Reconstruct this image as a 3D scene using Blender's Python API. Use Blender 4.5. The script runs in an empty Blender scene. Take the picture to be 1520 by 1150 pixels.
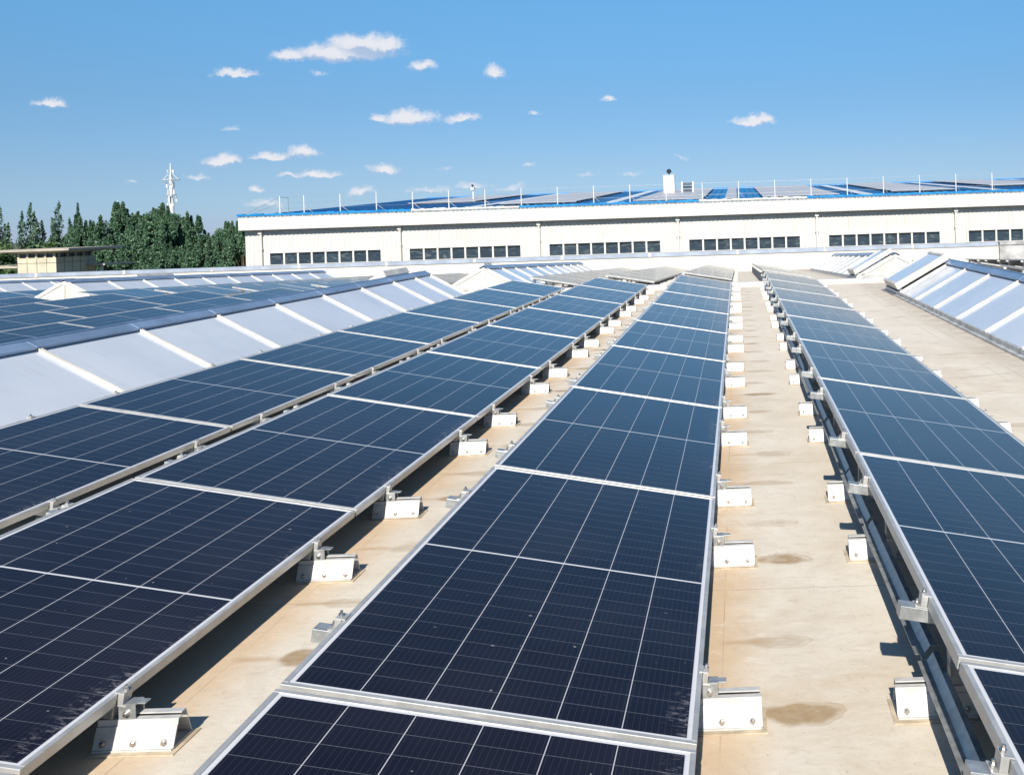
import bpy, bmesh, math, random
from math import radians as R, sin, cos, pi
from mathutils import Matrix, Vector
import numpy as np
random.seed(7)
scene = bpy.context.scene
col = scene.collection

# ------------------------------------------------------------------ camera
cam_d = bpy.data.cameras.new('camera')
cam = bpy.data.objects.new('camera', cam_d)
col.objects.link(cam)
cam_d.sensor_fit = 'HORIZONTAL'
cam_d.sensor_width = 36.0
cam_d.lens = 1437.0/1520.0*36.0
cam_d.shift_x = -(1093.5-760.0)/1520.0
cam_d.shift_y = -(575.0-321.5)/1520.0
cam_d.clip_start = 0.05
cam_d.clip_end = 6000.0
cam.matrix_world = Matrix.Translation((0, 0, 1.58)) @ Matrix.Rotation(R(90), 4, 'X') @ Matrix.Rotation(-0.0326, 4, 'Z')
scene.camera = cam

# ------------------------------------------------------------------ exposure
scene.view_settings.view_transform = 'Standard'
scene.view_settings.look = 'None'
scene.view_settings.exposure = 0.7
scene.view_settings.gamma = 1.0
scene.render.engine = 'CYCLES'
scene.cycles.use_denoising = True
scene.cycles.max_bounces = 6
SUN_EL = R(36)

# ------------------------------------------------------------------ node helpers
class NT:
    def __init__(self, tree): self.t = tree
    def n(self, typ, **kw):
        nd = self.t.nodes.new(typ)
        for k, v in kw.items(): setattr(nd, k, v)
        return nd
    def put(self, sock, v):
        if isinstance(v, bpy.types.NodeSocket): self.t.links.new(v, sock)
        else: sock.default_value = v
    def m(self, op, a, b=0.0, c=0.0, clamp=False):
        nd = self.n('ShaderNodeMath', operation=op, use_clamp=clamp)
        self.put(nd.inputs[0], a); self.put(nd.inputs[1], b); self.put(nd.inputs[2], c)
        return nd.outputs[0]
    def vm(self, op, a, b=(0,0,0), c=(0,0,0)):
        nd = self.n('ShaderNodeVectorMath', operation=op)
        self.put(nd.inputs[0], a); self.put(nd.inputs[1], b)
        if op == 'MULTIPLY_ADD': self.put(nd.inputs[2], c)
        return nd.outputs['Value'] if op in ('LENGTH', 'DOT_PRODUCT', 'DISTANCE') else nd.outputs[0]
    def sep(self, v):
        nd = self.n('ShaderNodeSeparateXYZ'); self.put(nd.inputs[0], v); return nd.outputs
    def comb(self, x, y, z):
        nd = self.n('ShaderNodeCombineXYZ')
        for i, v in enumerate((x, y, z)): self.put(nd.inputs[i], v)
        return nd.outputs[0]
    def noise(self, vec, scale, detail=3.0, rough=0.5, dist=0.0, color=False):
        nd = self.n('ShaderNodeTexNoise'); self.put(nd.inputs['Vector'], vec)
        nd.inputs['Scale'].default_value = scale; nd.inputs['Detail'].default_value = detail
        nd.inputs['Roughness'].default_value = rough; nd.inputs['Distortion'].default_value = dist
        return nd.outputs['Color'] if color else nd.outputs['Fac']
    def ss(self, v, a, b, lo=0.0, hi=1.0):
        nd = self.n('ShaderNodeMapRange', interpolation_type='SMOOTHSTEP')
        self.put(nd.inputs[0], v); self.put(nd.inputs[1], a); self.put(nd.inputs[2], b)
        self.put(nd.inputs[3], lo); self.put(nd.inputs[4], hi)
        return nd.outputs[0]
    def mix(self, fac, a, b, blend='MIX'):
        nd = self.n('ShaderNodeMix', data_type='RGBA', blend_type=blend)
        self.put(nd.inputs['Factor'], fac)
        for s, v in ((nd.inputs[6], a), (nd.inputs[7], b)):
            if isinstance(v, tuple) and len(v) == 3: v = (*v, 1.0)
            self.put(s, v)
        return nd.outputs[2]

# ------------------------------------------------------------------ world: sky with small clouds
world = bpy.data.worlds.new('World'); scene.world = world
world.use_nodes = True
wt = world.node_tree; wt.nodes.clear(); w = NT(wt)
sky = w.n('ShaderNodeTexSky', sky_type='NISHITA')
sky.sun_disc = False; sky.sun_elevation = SUN_EL; sky.sun_rotation = pi
sky.altitude = 50; sky.air_density = 1.0; sky.dust_density = 0.0; sky.ozone_density = 10.0
dirv = w.n('ShaderNodeTexCoord').outputs['Generated']
ds = w.sep(dirv)
# sky colour scaled by elevation: the band near the horizon is toned down, the sky above it a touch brighter
ramp = w.n('ShaderNodeValToRGB'); cr = ramp.color_ramp
for i, (p_, c_) in enumerate(((0.0, (0.62, 0.70, 0.99)), (0.023, (0.70, 0.77, 0.95)), (0.057, (0.82, 0.81, 0.88)), (0.123, (0.92, 0.96, 0.92)), (0.215, (1.10, 1.31, 1.16)), (0.6, (1.2, 1.25, 1.1)))):
    e_ = cr.elements[i] if i < 2 else cr.elements.new(p_)
    e_.position = p_; e_.color = (*[v/1.5 for v in c_], 1)
wt.links.new(ds[2], ramp.inputs[0])
skyc = w.vm('MULTIPLY', w.vm('MULTIPLY', sky.outputs[0], ramp.outputs[0]), (1.5, 1.5, 1.5))
ysafe = w.m('MAXIMUM', ds[1], 0.05)
pv = w.comb(w.m('DIVIDE', ds[0], ysafe), w.m('DIVIDE', ds[2], ysafe), 0.0)
nz = w.noise(pv, 48.0, 7.0, 0.66, color=True)
warp = w.vm('MULTIPLY_ADD', w.vm('SUBTRACT', nz, (0.5, 0.5, 0.5)), (0.024, 0.021, 0.0), pv)
CLOUDS = [
(-0.4040,0.1842,0.0826,0.0157,1.00), (-0.3828,0.1919,0.0539,0.0157,1.00), (-0.4549,0.1824,0.0296,0.0104,0.95), (-0.3550,0.1896,0.0235,0.0125,1.00), (-0.3195,0.1675,0.0191,0.0084,0.85), (-0.2452,0.1595,0.0157,0.0115,0.90), (-0.5126,0.1654,0.0322,0.0073,0.85), (-0.7036,0.1403,0.0261,0.0073,0.75), (-0.3366,0.1144,0.0400,0.0115,0.95), (-0.3665,0.1147,0.0122,0.0063,0.80), (-0.2809,0.1112,0.0261,0.0073,0.80), (-0.5193,0.1092,0.0113,0.0042,0.45), (-0.5294,0.0761,0.0278,0.0084,0.95), (-0.4771,0.0786,0.0296,0.0073,0.85), (-0.4456,0.0818,0.0235,0.0094,0.90), (-0.4324,0.0590,0.0331,0.0073,0.85), (-0.4604,0.0565,0.0174,0.0042,0.60), (-0.5557,0.0596,0.0191,0.0052,0.55), (-0.3620,0.0623,0.0217,0.0084,0.85), (-0.4956,0.0451,0.0104,0.0052,0.70), (-0.4856,0.0308,0.0313,0.0073,0.50), (-0.3878,0.0395,0.0217,0.0063,0.60), (-0.3146,0.0392,0.0365,0.0063,0.45), (-0.2728,0.0406,0.0296,0.0063,0.50), (-0.2311,0.0385,0.0244,0.0052,0.45), (0.0210,0.0993,0.0287,0.0084,1.00), (0.0322,0.1017,0.0139,0.0073,1.00), (-0.1286,0.1265,0.0130,0.0042,0.75), (-0.2056,0.1150,0.0087,0.0031,0.50), (-0.2129,0.0623,0.0096,0.0031,0.45), (-0.0561,0.0635,0.0113,0.0031,0.35), (-0.1088,0.0499,0.0174,0.0042,0.40), (-0.1541,0.0493,0.0157,0.0042,0.35), (-0.6240,0.0576,0.0113,0.0042,0.40), (-0.4256,0.1626,0.0139,0.0042,0.40), (-0.3000,0.0596,0.0157,0.0031,0.30), ]

def cloud_field(p):
    acc = None
    for (a, b, ra, rb, o) in CLOUDS:
        q = w.vm('MULTIPLY_ADD', p, (1/ra, 1/(rb*1.15), 0.0), (-a/ra, -(b-0.30*rb)/(rb*1.15), 0.0))
        qs = w.sep(q)
        l = w.vm('LENGTH', w.comb(qs[0], w.m('MAXIMUM', qs[1], w.m('MULTIPLY', qs[1], -2.0)), 0.0))
        v = w.m('MULTIPLY_ADD', l, -o, o)
        acc = v if acc is None else w.m('MAXIMUM', acc, v)
    return acc
d0 = cloud_field(warp)
d1 = cloud_field(w.vm('ADD', warp, (0.003, 0.007, 0.0)))
fine = w.noise(pv, 190.0, 6.0, 0.70)
dens = w.ss(w.m('ADD', d0, w.m('MULTIPLY', w.m('SUBTRACT', fine, 0.5), 0.62)), 0.02, 0.66)
front = w.m('GREATER_THAN', ds[1], 0.05)
dens = w.m('MULTIPLY', dens, front)
shade = w.ss(w.m('SUBTRACT', d1, d0), -0.30, 0.16)
ccol = w.mix(shade, (9.0, 8.8, 9.0), (4.6, 5.7, 7.5))
skycol = w.mix(w.m('MULTIPLY', dens, 0.86), skyc, ccol)
bg = w.n('ShaderNodeBackground'); bg.inputs['Strength'].default_value = 0.0616
wt.links.new(skycol, bg.inputs['Color'])
wo = w.n('ShaderNodeOutputWorld'); wt.links.new(bg.outputs[0], wo.inputs['Surface'])

# ------------------------------------------------------------------ sun, low behind the photographer
sd = bpy.data.lights.new('sun', 'SUN'); sd.energy = 4.2; sd.angle = R(0.53); sd.color = (1.0, 0.945, 0.86)
sun = bpy.data.objects.new('sun', sd); col.objects.link(sun)
sun.rotation_euler = (pi/2 - SUN_EL, 0, 0)

# ------------------------------------------------------------------ materials
def new_mat(name):
    m = bpy.data.materials.new(name); m.use_nodes = True
    t = m.node_tree; b = t.nodes['Principled BSDF']
    return m, NT(t), b
def simple(name, c, rough=0.5, metal=0.0, var=0.08, scale=6.0, bump=0.0, bscale=40.0, spec=0.5):
    m, k, b = new_mat(name)
    obj = k.n('ShaderNodeTexCoord').outputs['Object']
    oi = k.n('ShaderNodeObjectInfo').outputs['Random']
    off = k.vm('ADD', obj, k.comb(k.m('MULTIPLY', oi, 37.0), k.m('MULTIPLY', oi, 11.0), 0.0))
    n1 = k.noise(off, scale, 4.0, 0.6)
    f = k.ss(n1, 0.3, 0.7)
    dark = tuple(x*(1-var*1.6) for x in c); lite = tuple(min(1, x*(1+var)) for x in c)
    k.put(b.inputs['Base Color'], k.mix(f, dark, lite))
    k.put(b.inputs['Roughness'], k.ss(n1, 0.2, 0.8, max(0.02, rough-0.07), min(1, rough+0.07)))
    b.inputs['Metallic'].default_value = metal
    b.inputs['Specular IOR Level'].default_value = spec
    if bump:
        bp = k.n('ShaderNodeBump'); bp.inputs['Strength'].default_value = bump; bp.inputs['Distance'].default_value = 0.01
        k.put(bp.inputs['Height'], k.noise(off, bscale, 4.0, 0.6)); k.put(b.inputs['Normal'], bp.outputs[0])
    return m
M = {}
M['alu'] = simple('anodised_aluminium', (0.49, 0.485, 0.465), 0.42, 0.4, 0.09, 12)
M['alu_foot'] = simple('white_aluminium', (0.53, 0.52, 0.495), 0.5, 0.1, 0.10, 16)
M['galv'] = simple('galvanised_steel', (0.44, 0.455, 0.45), 0.42, 0.6, 0.16, 22)
M['bolt'] = simple('stainless_steel', (0.55, 0.54, 0.52), 0.3, 0.9, 0.1, 30)
M['white_paint'] = simple('white_paint', (0.64, 0.62, 0.575), 0.55, 0.0, 0.06, 2.0)
M['white_bar'] = simple('white_glazing_bar', (0.58, 0.555, 0.51), 0.5, 0.0, 0.12, 3.0)
M['gable'] = simple('gable_sheet', (0.50, 0.495, 0.465), 0.5, 0.0, 0.08, 2.0)
M['curb'] = simple('weathered_curb_metal', (0.58, 0.58, 0.56), 0.45, 0.35, 0.2, 5.0)
M['cap'] = simple('ridge_flashing', (0.26, 0.36, 0.50), 0.32, 0.4, 0.12, 2.0, 0.12, 5.0)
M['parapet'] = simple('cream_render', (0.60, 0.565, 0.48), 0.8, 0.0, 0.05, 1.2, 0.1, 30)
M['concrete'] = simple('bare_concrete', (0.36, 0.36, 0.36), 0.85, 0.0, 0.25, 1.6, 0.2, 20)
M['coping'] = simple('coping_metal', (0.36, 0.41, 0.49), 0.4, 0.4, 0.08, 1.5)
M['facade'] = simple('cream_corrugated_sheet', (0.575, 0.56, 0.52), 0.55, 0.0, 0.04, 0.5)
M['fascia'] = simple('white_fascia_sheet', (0.62, 0.605, 0.565), 0.5, 0.0, 0.03, 0.6)
M['blue_roof'] = simple('blue_roof_sheet', (0.008, 0.165, 0.40), 0.4, 0.0, 0.18, 0.8)
M['blue_edge'] = simple('blue_edge_sheet', (0.010, 0.235, 0.56), 0.4, 0.0, 0.15, 1.0)
M['strip'] = simple('translucent_roof_strip', (0.62, 0.64, 0.66), 0.4, 0.0, 0.15, 1.0)
M['dark'] = simple('dark_metal', (0.03, 0.035, 0.045), 0.4, 0.2, 0.2, 4)
M['beige_panel'] = simple('beige_cladding', (0.56, 0.50, 0.37), 0.7, 0.0, 0.08, 0.8)
M['slab'] = simple('brown_roof_slab', (0.42, 0.37, 0.30), 0.75, 0.0, 0.12, 0.8)
M['bark'] = simple('bark', (0.09, 0.07, 0.05), 0.9, 0.0, 0.3, 3.0, 0.4, 10)
M['tower'] = simple('white_tower_paint', (0.62, 0.62, 0.62), 0.5, 0.0, 0.05, 0.6)
M['patch'] = simple('membrane_patch', (0.52, 0.425, 0.30), 0.75, 0.0, 0.2, 9.0)
M['ground'] = simple('ground_soil', (0.10, 0.11, 0.07), 0.95, 0.0, 0.3, 0.05)
M['cable'] = simple('black_cable', (0.012, 0.012, 0.013), 0.5, 0.0, 0.1, 5)

def pane_mat():
    m, k, b = new_mat('skylight_glazing')
    obj = k.n('ShaderNodeTexCoord').outputs['Object']
    n1 = k.noise(obj, 0.9, 3.0, 0.5); n2 = k.noise(obj, 7.0, 4.0, 0.6)
    oi = k.n('ShaderNodeObjectInfo').outputs['Random']
    c = k.mix(k.ss(n1, 0.3, 0.7), (0.53, 0.575, 0.635), (0.605, 0.645, 0.69))
    c = k.mix(k.ss(n2, 0.58, 0.8, 0.0, 0.25), c, (0.56, 0.56, 0.55))
    n5 = k.noise(k.vm('MULTIPLY', obj, (0.7, 6.0, 0.7)), 2.6, 5.0, 0.65)
    c = k.mix(k.ss(n5, 0.52, 0.76, 0.0, 0.30), c, (0.44, 0.45, 0.46))
    c = k.mix(k.m('MULTIPLY', oi, 0.25), c, (0.40, 0.44, 0.52))
    k.put(b.inputs['Base Color'], c)
    k.put(b.inputs['Roughness'], k.ss(n2, 0.3, 0.8, 0.10, 0.24))
    b.inputs['Specular IOR Level'].default_value = 0.7
    return m
M['pane'] = pane_mat()

def window_mat():
    m, k, b = new_mat('dark_window_glass')
    obj = k.n('ShaderNodeTexCoord').outputs['Object']
    oi = k.n('ShaderNodeObjectInfo').outputs['Random']
    st = k.vm('MULTIPLY', k.vm('ADD', obj, k.comb(0.0, k.m('MULTIPLY', oi, 40.0), 0.0)), (1.0, 1.0, 3.5))
    n1 = k.noise(st, 1.3, 4.0, 0.65, 1.5)
    pn = k.n('ShaderNodeTexWhiteNoise', noise_dimensions='1D'); k.put(pn.inputs['W'], k.m('FLOOR', k.m('DIVIDE', k.m('ADD', k.sep(obj)[0], 27.03), 0.8)))
    c = k.mix(k.ss(n1, 0.50, 0.72), (0.035, 0.055, 0.075), (0.15, 0.18, 0.18))
    c = k.mix(k.m('MULTIPLY', pn.outputs['Value'], 0.5), c, (0.02, 0.03, 0.045))
    k.put(b.inputs['Base Color'], c)
    b.inputs['Roughness'].default_value = 0.12
    return m
M['window'] = window_mat()

PW, PL, PITCH = 1.134, 2.278, 2.298
TILT = 0.1776
def cell_mat(name, far=False):
    m, k, b = new_mat(name)
    obj = k.n('ShaderNodeTexCoord').outputs['Object']
    s = k.sep(obj); x, y = s[0], s[1]
    oi = k.n('ShaderNodeObjectInfo').outputs['Random']
    x0 = 0.028; cw = (PW - 2*x0)/6
    cx = k.m('DIVIDE', k.m('SUBTRACT', x, x0), cw)
    fx = k.m('ABSOLUTE', k.m('SUBTRACT', k.m('FRACT', cx), 0.5))
    colline = k.m('GREATER_THAN', fx, 0.5 - 0.00135/cw)
    gap = 0.0058; mar = 0.028
    rh = (PL/2 - mar - gap)/12
    yy = k.m('SUBTRACT', k.m('ABSOLUTE', k.m('SUBTRACT', y, PL/2)), gap)
    cy = k.m('DIVIDE', yy, rh)
    fy = k.m('ABSOLUTE', k.m('SUBTRACT', k.m('FRACT', cy), 0.5))
    rowline = k.m('GREATER_THAN', fy, 0.5 - 0.0011/rh)
    out = k.m('MAXIMUM', k.m('LESS_THAN', yy, 0.0), k.m('GREATER_THAN', yy, 12*rh))
    out = k.m('MAXIMUM', out, k.m('MAXIMUM', k.m('LESS_THAN', x, x0-0.001), k.m('GREATER_THAN', x, PW-x0+0.001)))
    bb = k.m('ABSOLUTE', k.m('SUBTRACT', k.m('FRACT', k.m('MULTIPLY', cx, 10.0)), 0.5))
    bus = k.m('LESS_THAN', bb, 0.032)
    # every cell a slightly different navy
    cellid = k.comb(k.m('FLOOR', cx), k.m('FLOOR', k.m('DIVIDE', y, rh)), k.m('MULTIPLY', oi, 91.0))
    wn = k.n('ShaderNodeTexWhiteNoise'); k.put(wn.inputs['Vector'], cellid)
    base = k.mix(wn.outputs['Value'], (0.0048, 0.0042, 0.0085), (0.0064, 0.0060, 0.0120))
    base = k.mix(k.m('MULTIPLY', oi, 0.5), base, (0.008, 0.007, 0.015))
    c = k.mix(k.m('MULTIPLY', bus, 0.16), base, (0.16, 0.16, 0.19))
    c = k.mix(k.m('MULTIPLY', rowline, 0.27), c, (0.36, 0.36, 0.39))
    c = k.mix(k.m('MULTIPLY', colline, 0.85), c, (0.58, 0.58, 0.60))
    c = k.mix(out, c, (0.62, 0.62, 0.63))
    # thin dust, streaked where rain drains to the low edge
    ofs = k.vm('ADD', obj, k.comb(0.0, k.m('MULTIPLY', oi, 50.0), 0.0))
    dn = k.noise(k.vm('MULTIPLY', ofs, (1.0, 2.2, 1.0)), 26.0, 5.0, 0.75)
    edge = k.ss(x, PW-0.12, PW-0.012)
    streak = k.m('MULTIPLY', k.m('MULTIPLY', edge, k.ss(dn, 0.50, 0.66)), k.ss(k.noise(ofs, 1.3, 2.0), 0.46, 0.62))
    film = k.ss(k.noise(ofs, 1.6, 3.0), 0.35, 0.75, 0.004, 0.020)
    spots = k.ss(k.noise(ofs, 45.0, 1.0, 0.4), 0.775, 0.84, 0.0, 0.5)
    dust = k.m('MAXIMUM', k.m('ADD', k.m('MULTIPLY', streak, 0.55), film), spots)
    c = k.mix(dust, c, (0.43, 0.40, 0.42))
    k.put(b.inputs['Base Color'], c)
    k.put(b.inputs['Roughness'], k.m('ADD', k.m('MULTIPLY', dust, 0.6), 0.13))
    b.inputs['IOR'].default_value = 1.30
    bp = k.n('ShaderNodeBump'); bp.inputs['Strength'].default_value = 0.03; bp.inputs['Distance'].default_value = 0.01
    k.put(bp.inputs['Height'], k.noise(ofs, 1.1, 2.0)); k.put(b.inputs['Normal'], bp.outputs[0])
    return m
def wall_mat(name, c):
    m, k, b = new_mat(name)
    obj = k.n('ShaderNodeTexCoord').outputs['Object']
    run = k.noise(k.vm('MULTIPLY', obj, (2.2, 1.0, 0.22)), 1.6, 5.0, 0.7)
    big = k.noise(obj, 0.16, 3.0, 0.5)
    sheet = k.n('ShaderNodeTexWhiteNoise', noise_dimensions='1D'); k.put(sheet.inputs['W'], k.m('FLOOR', k.m('DIVIDE', k.sep(obj)[0], 1.0)))
    cc = k.mix(k.ss(run, 0.50, 0.78, 0.0, 0.40), c, (0.40, 0.37, 0.31))
    cc = k.mix(k.ss(big, 0.4, 0.7, 0.0, 0.25), cc, (0.50, 0.485, 0.45))
    cc = k.mix(k.m('MULTIPLY', sheet.outputs['Value'], 0.16), cc, (0.46, 0.445, 0.40))
    k.put(b.inputs['Base Color'], cc); b.inputs['Roughness'].default_value = 0.55
    return m
M['facade'] = wall_mat('cream_corrugated_sheet', (0.60, 0.585, 0.54))
M['fascia_sheet'] = wall_mat('white_fascia_panels', (0.64, 0.625, 0.58))
M['parapet'] = wall_mat('cream_render_wall', (0.62, 0.59, 0.51))
M['cells'] = cell_mat('solar_cells')

def array_mat():
    m, k, b = new_mat('distant_solar_cells')
    obj = k.n('ShaderNodeTexCoord').outputs['Object']
    s = k.sep(obj)
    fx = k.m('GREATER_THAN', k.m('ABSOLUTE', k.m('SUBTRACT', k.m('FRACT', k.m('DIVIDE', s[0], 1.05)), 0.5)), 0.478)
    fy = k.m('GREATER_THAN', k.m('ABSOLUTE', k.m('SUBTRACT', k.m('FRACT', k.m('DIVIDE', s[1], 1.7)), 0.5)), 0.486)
    c = k.mix(k.m('MAXIMUM', fx, fy), (0.42, 0.42, 0.43), (0.56, 0.56, 0.56))  # pale grey cells: reflection of the bright horizon put into the base colour
    k.put(b.inputs['Base Color'], c); b.inputs['Roughness'].default_value = 0.4
    return m
M['array'] = array_mat()

def leaf_mat(name, c1, c2, c3):
    m, k, b = new_mat(name)
    ri = k.n('ShaderNodeNewGeometry').outputs['Random Per Island']
    oi = k.n('ShaderNodeObjectInfo').outputs['Random']
    c = k.mix(ri, c1, c2)
    c = k.mix(k.ss(ri, 0.82, 1.0), c, c3)
    c = k.mix(k.m('MULTIPLY', oi, 0.35), c, c1)
    k.put(b.inputs['Base Color'], c); b.inputs['Roughness'].default_value = 0.55
    return m
M['leaf'] = leaf_mat('broad_leaves', (0.052, 0.118, 0.064), (0.082, 0.160, 0.084), (0.125, 0.205, 0.11))
M['poplar'] = leaf_mat('poplar_leaves', (0.052, 0.108, 0.068), (0.080, 0.145, 0.090), (0.130, 0.190, 0.125))
M['shrub'] = leaf_mat('bright_leaves', (0.035, 0.075, 0.020), (0.06, 0.115, 0.03), (0.11, 0.17, 0.05))

ROWX = {'A': -4.861, 'B': -3.081, 'C': -1.269, 'D': 0.565}
ROWY = {'A': 2.503, 'B': 2.591, 'C': 2.604, 'D': 2.633}
ZTOP = 0.365
COSW = PW*cos(TILT)
FOOTY = (0.43, 1.82)

def roof_mat(name, far=False):
    m, k, b = new_mat(name)
    obj = k.n('ShaderNodeTexCoord').outputs['Object']
    s = k.sep(obj); x, y = s[0], s[1]
    n1 = k.noise(obj, 0.7, 5.0, 0.62); n2 = k.noise(obj, 3.2, 5.0, 0.62, 0.4); n3 = k.noise(obj, 26.0, 4.0, 0.65)
    n4 = k.noise(k.vm('MULTIPLY', obj, (0.9, 1.7, 1.0)), 2.4, 6.0, 0.66, 0.9)
    c = k.mix(k.ss(n1, 0.32, 0.68), (0.57, 0.485, 0.365), (0.675, 0.615, 0.515))
    c = k.mix(k.ss(n2, 0.38, 0.72, 0.0, 0.55), c, (0.71, 0.655, 0.56))
    c = k.mix(k.ss(n3, 0.56, 0.78, 0.0, 0.28), c, (0.36, 0.30, 0.22))
    c = k.mix(k.ss(n4, 0.60, 0.80, 0.0, 0.45), c, (0.42, 0.315, 0.19))
    # membrane blended paler with distance along the roof
    c = k.mix(k.m('MULTIPLY', k.ss(y, 3.0, 15.0), 0.55), c, (0.69, 0.635, 0.55))
    # orange drip line along each low panel edge, a welded seam and drying puddle marks
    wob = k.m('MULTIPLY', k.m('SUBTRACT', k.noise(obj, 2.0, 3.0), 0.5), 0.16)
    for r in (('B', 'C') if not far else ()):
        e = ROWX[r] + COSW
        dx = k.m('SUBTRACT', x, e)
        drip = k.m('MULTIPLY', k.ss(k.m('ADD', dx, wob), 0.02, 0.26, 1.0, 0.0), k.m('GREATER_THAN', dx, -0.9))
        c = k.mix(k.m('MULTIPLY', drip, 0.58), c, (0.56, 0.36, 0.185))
        seam = k.m('LESS_THAN', k.m('ABSOLUTE', k.m('SUBTRACT', dx, 0.052)), 0.0022)
        c = k.mix(k.m('MULTIPLY', seam, k.ss(n2, 0.35, 0.7, 0.0, 0.6)), c, (0.25, 0.19, 0.13))
        # puddle marks: one per 0.69 m, each of its own size, beside the feet
        cellw = 0.69
        ph = 0.10 if r == 'C' else 0.30
        cc = k.m('DIVIDE', k.m('ADD', y, ph), cellw)
        cid = k.m('FLOOR', cc)
        wn = k.n('ShaderNodeTexWhiteNoise', noise_dimensions='1D'); k.put(wn.inputs['W'], k.m('ADD', cid, 13.0 if r == 'C' else 57.0))
        rs = k.sep(wn.outputs['Color'])
        dyc = k.m('MULTIPLY', k.m('SUBTRACT', k.m('FRACT', cc), k.m('MULTIPLY_ADD', rs[0], 0.3, 0.35)), cellw)
        dxc = k.m('SUBTRACT', dx, k.m('MULTIPLY_ADD', rs[1], 0.10, 0.24))
        rx = k.m('MULTIPLY_ADD', rs[2], 0.09, 0.075); ry = k.m('MULTIPLY_ADD', rs[1], 0.035, 0.055)
        q = k.comb(k.m('DIVIDE', dxc, rx), k.m('DIVIDE', dyc, ry), 0.0)
        q = k.vm('ADD', q, k.vm('MULTIPLY', k.vm('SUBTRACT', k.noise(obj, 9.0, 3.0, color=True), (0.5, 0.5, 0.5)), (1.1, 1.1, 0.0)))
        ln = k.vm('LENGTH', q)
        inner = k.ss(ln, 0.62, 1.08, 1.0, 0.0); rim = k.m('MULTIPLY', inner, k.ss(n3, 0.2, 0.8, 0.75, 1.0))
        amt = k.m('MULTIPLY', rim, k.m('MULTIPLY_ADD', k.ss(rs[0], 0.25, 0.9), 0.55, 0.42))
        c = k.mix(amt, c, (0.31, 0.205, 0.10))
        ring = k.m('MULTIPLY', k.ss(k.m('ABSOLUTE', k.m('SUBTRACT', ln, 1.0)), 0.0, 0.09, 1.0, 0.0), k.ss(dxc, -0.02, 0.05))
        c = k.mix(k.m('MULTIPLY', ring, 0.35), c, (0.30, 0.20, 0.11))
        tail = k.m('MULTIPLY', k.ss(k.m('ABSOLUTE', k.m('ADD', dyc, k.m('MULTIPLY', wob, 0.15))), 0.0, 0.035, 1.0, 0.0), k.m('MULTIPLY', k.ss(dx, 0.02, 0.08), k.ss(dx, 0.16, 0.28, 1.0, 0.0)))
        c = k.mix(k.m('MULTIPLY', tail, 0.45), c, (0.40, 0.25, 0.12))
    gr = k.noise(obj, 1.15, 6.0, 0.7, 1.2)
    c = k.mix(k.ss(gr, 0.54, 0.72, 0.0, 0.34), c, (0.42, 0.35, 0.26))
    c = k.mix(k.ss(gr, 0.44, 0.30, 0.0, 0.5), c, (0.70, 0.65, 0.56))
    # scattered stains in the open strip
    vs = k.vm('MULTIPLY', obj, (1.0, 2.6, 1.0))
    st = k.noise(vs, 1.5, 3.0, 0.45, 0.5)
    side = k.ss(x, 0.6, 1.6)
    c = k.mix(k.m('MULTIPLY', k.m('MULTIPLY', k.ss(st, 0.62, 0.67), 0.35), side), c, (0.36, 0.265, 0.165))
    # dirt collected along the skylight kerb
    kerb = k.m('MULTIPLY', k.ss(x, 2.35, 2.86), k.m('LESS_THAN', x, 5.2))
    c = k.mix(k.m('MULTIPLY', kerb, k.m('MULTIPLY_ADD', k.ss(n2, 0.3, 0.7), 0.4, 0.15)), c, (0.32, 0.255, 0.18))
    for xs in (2.44, 2.62):
        ks = k.m('LESS_THAN', k.m('ABSOLUTE', k.m('SUBTRACT', k.m('ADD', x, k.m('MULTIPLY', wob, 0.12)), xs)), 0.006)
        c = k.mix(k.m('MULTIPLY', ks, k.ss(n1, 0.35, 0.65, 0.05, 0.45)), c, (0.2, 0.155, 0.11))
    # sheet joints across the roof
    jy = k.m('FRACT', k.m('DIVIDE', k.m('ADD', y, 0.06), 2.08))
    jn = k.m('LESS_THAN', jy, 0.0032)
    c = k.mix(k.m('MULTIPLY', jn, 0.45), c, (0.28, 0.22, 0.15))
    # scuffs
    sc = k.noise(k.vm('MULTIPLY', obj, (6.0, 1.5, 1.0)), 5.0, 6.0, 0.75, 2.5)
    c = k.mix(k.ss(sc, 0.66, 0.78, 0.0, 0.3), c, (0.28, 0.24, 0.19))
    c = k.mix(k.ss(k.noise(obj, 60.0, 3.0, 0.6), 0.64, 0.74, 0.0, 0.5), c, (0.24, 0.19, 0.14))
    g2 = k.noise(k.vm('MULTIPLY', obj, (1.0, 1.8, 1.0)), 11.0, 8.0, 0.78, 0.8)
    c = k.mix(k.ss(g2, 0.50, 0.70, 0.0, 0.34), c, (0.43, 0.34, 0.24))
    c = k.mix(k.ss(g2, 0.46, 0.30, 0.0, 0.40), c, (0.76, 0.71, 0.62))
    # hairline scratches
    hs = k.noise(k.vm('MULTIPLY', obj, (1.0, 0.35, 1.0)), 2.6, 2.0, 0.4, 3.0)
    c = k.mix(k.m('MULTIPLY', k.ss(k.m('ABSOLUTE', k.m('SUBTRACT', hs, 0.5)), 0.0, 0.004, 1.0, 0.0), k.ss(n1, 0.42, 0.6, 0.0, 0.22)), c, (0.30, 0.24, 0.17))
    # rust-brown washes near the camera end
    rw = k.noise(k.vm('MULTIPLY', obj, (0.8, 1.5, 1.0)), 1.7, 5.0, 0.6, 0.8)
    c = k.mix(k.m('MULTIPLY', k.ss(rw, 0.55, 0.72, 0.0, 0.26), k.ss(y, 12.0, 4.0)), c, (0.52, 0.36, 0.20))
    k.put(b.inputs['Base Color'], c)
    k.put(b.inputs['Roughness'], k.ss(n2, 0.3, 0.7, 0.62, 0.82))
    b.inputs['Specular IOR Level'].default_value = 0.3
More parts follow.
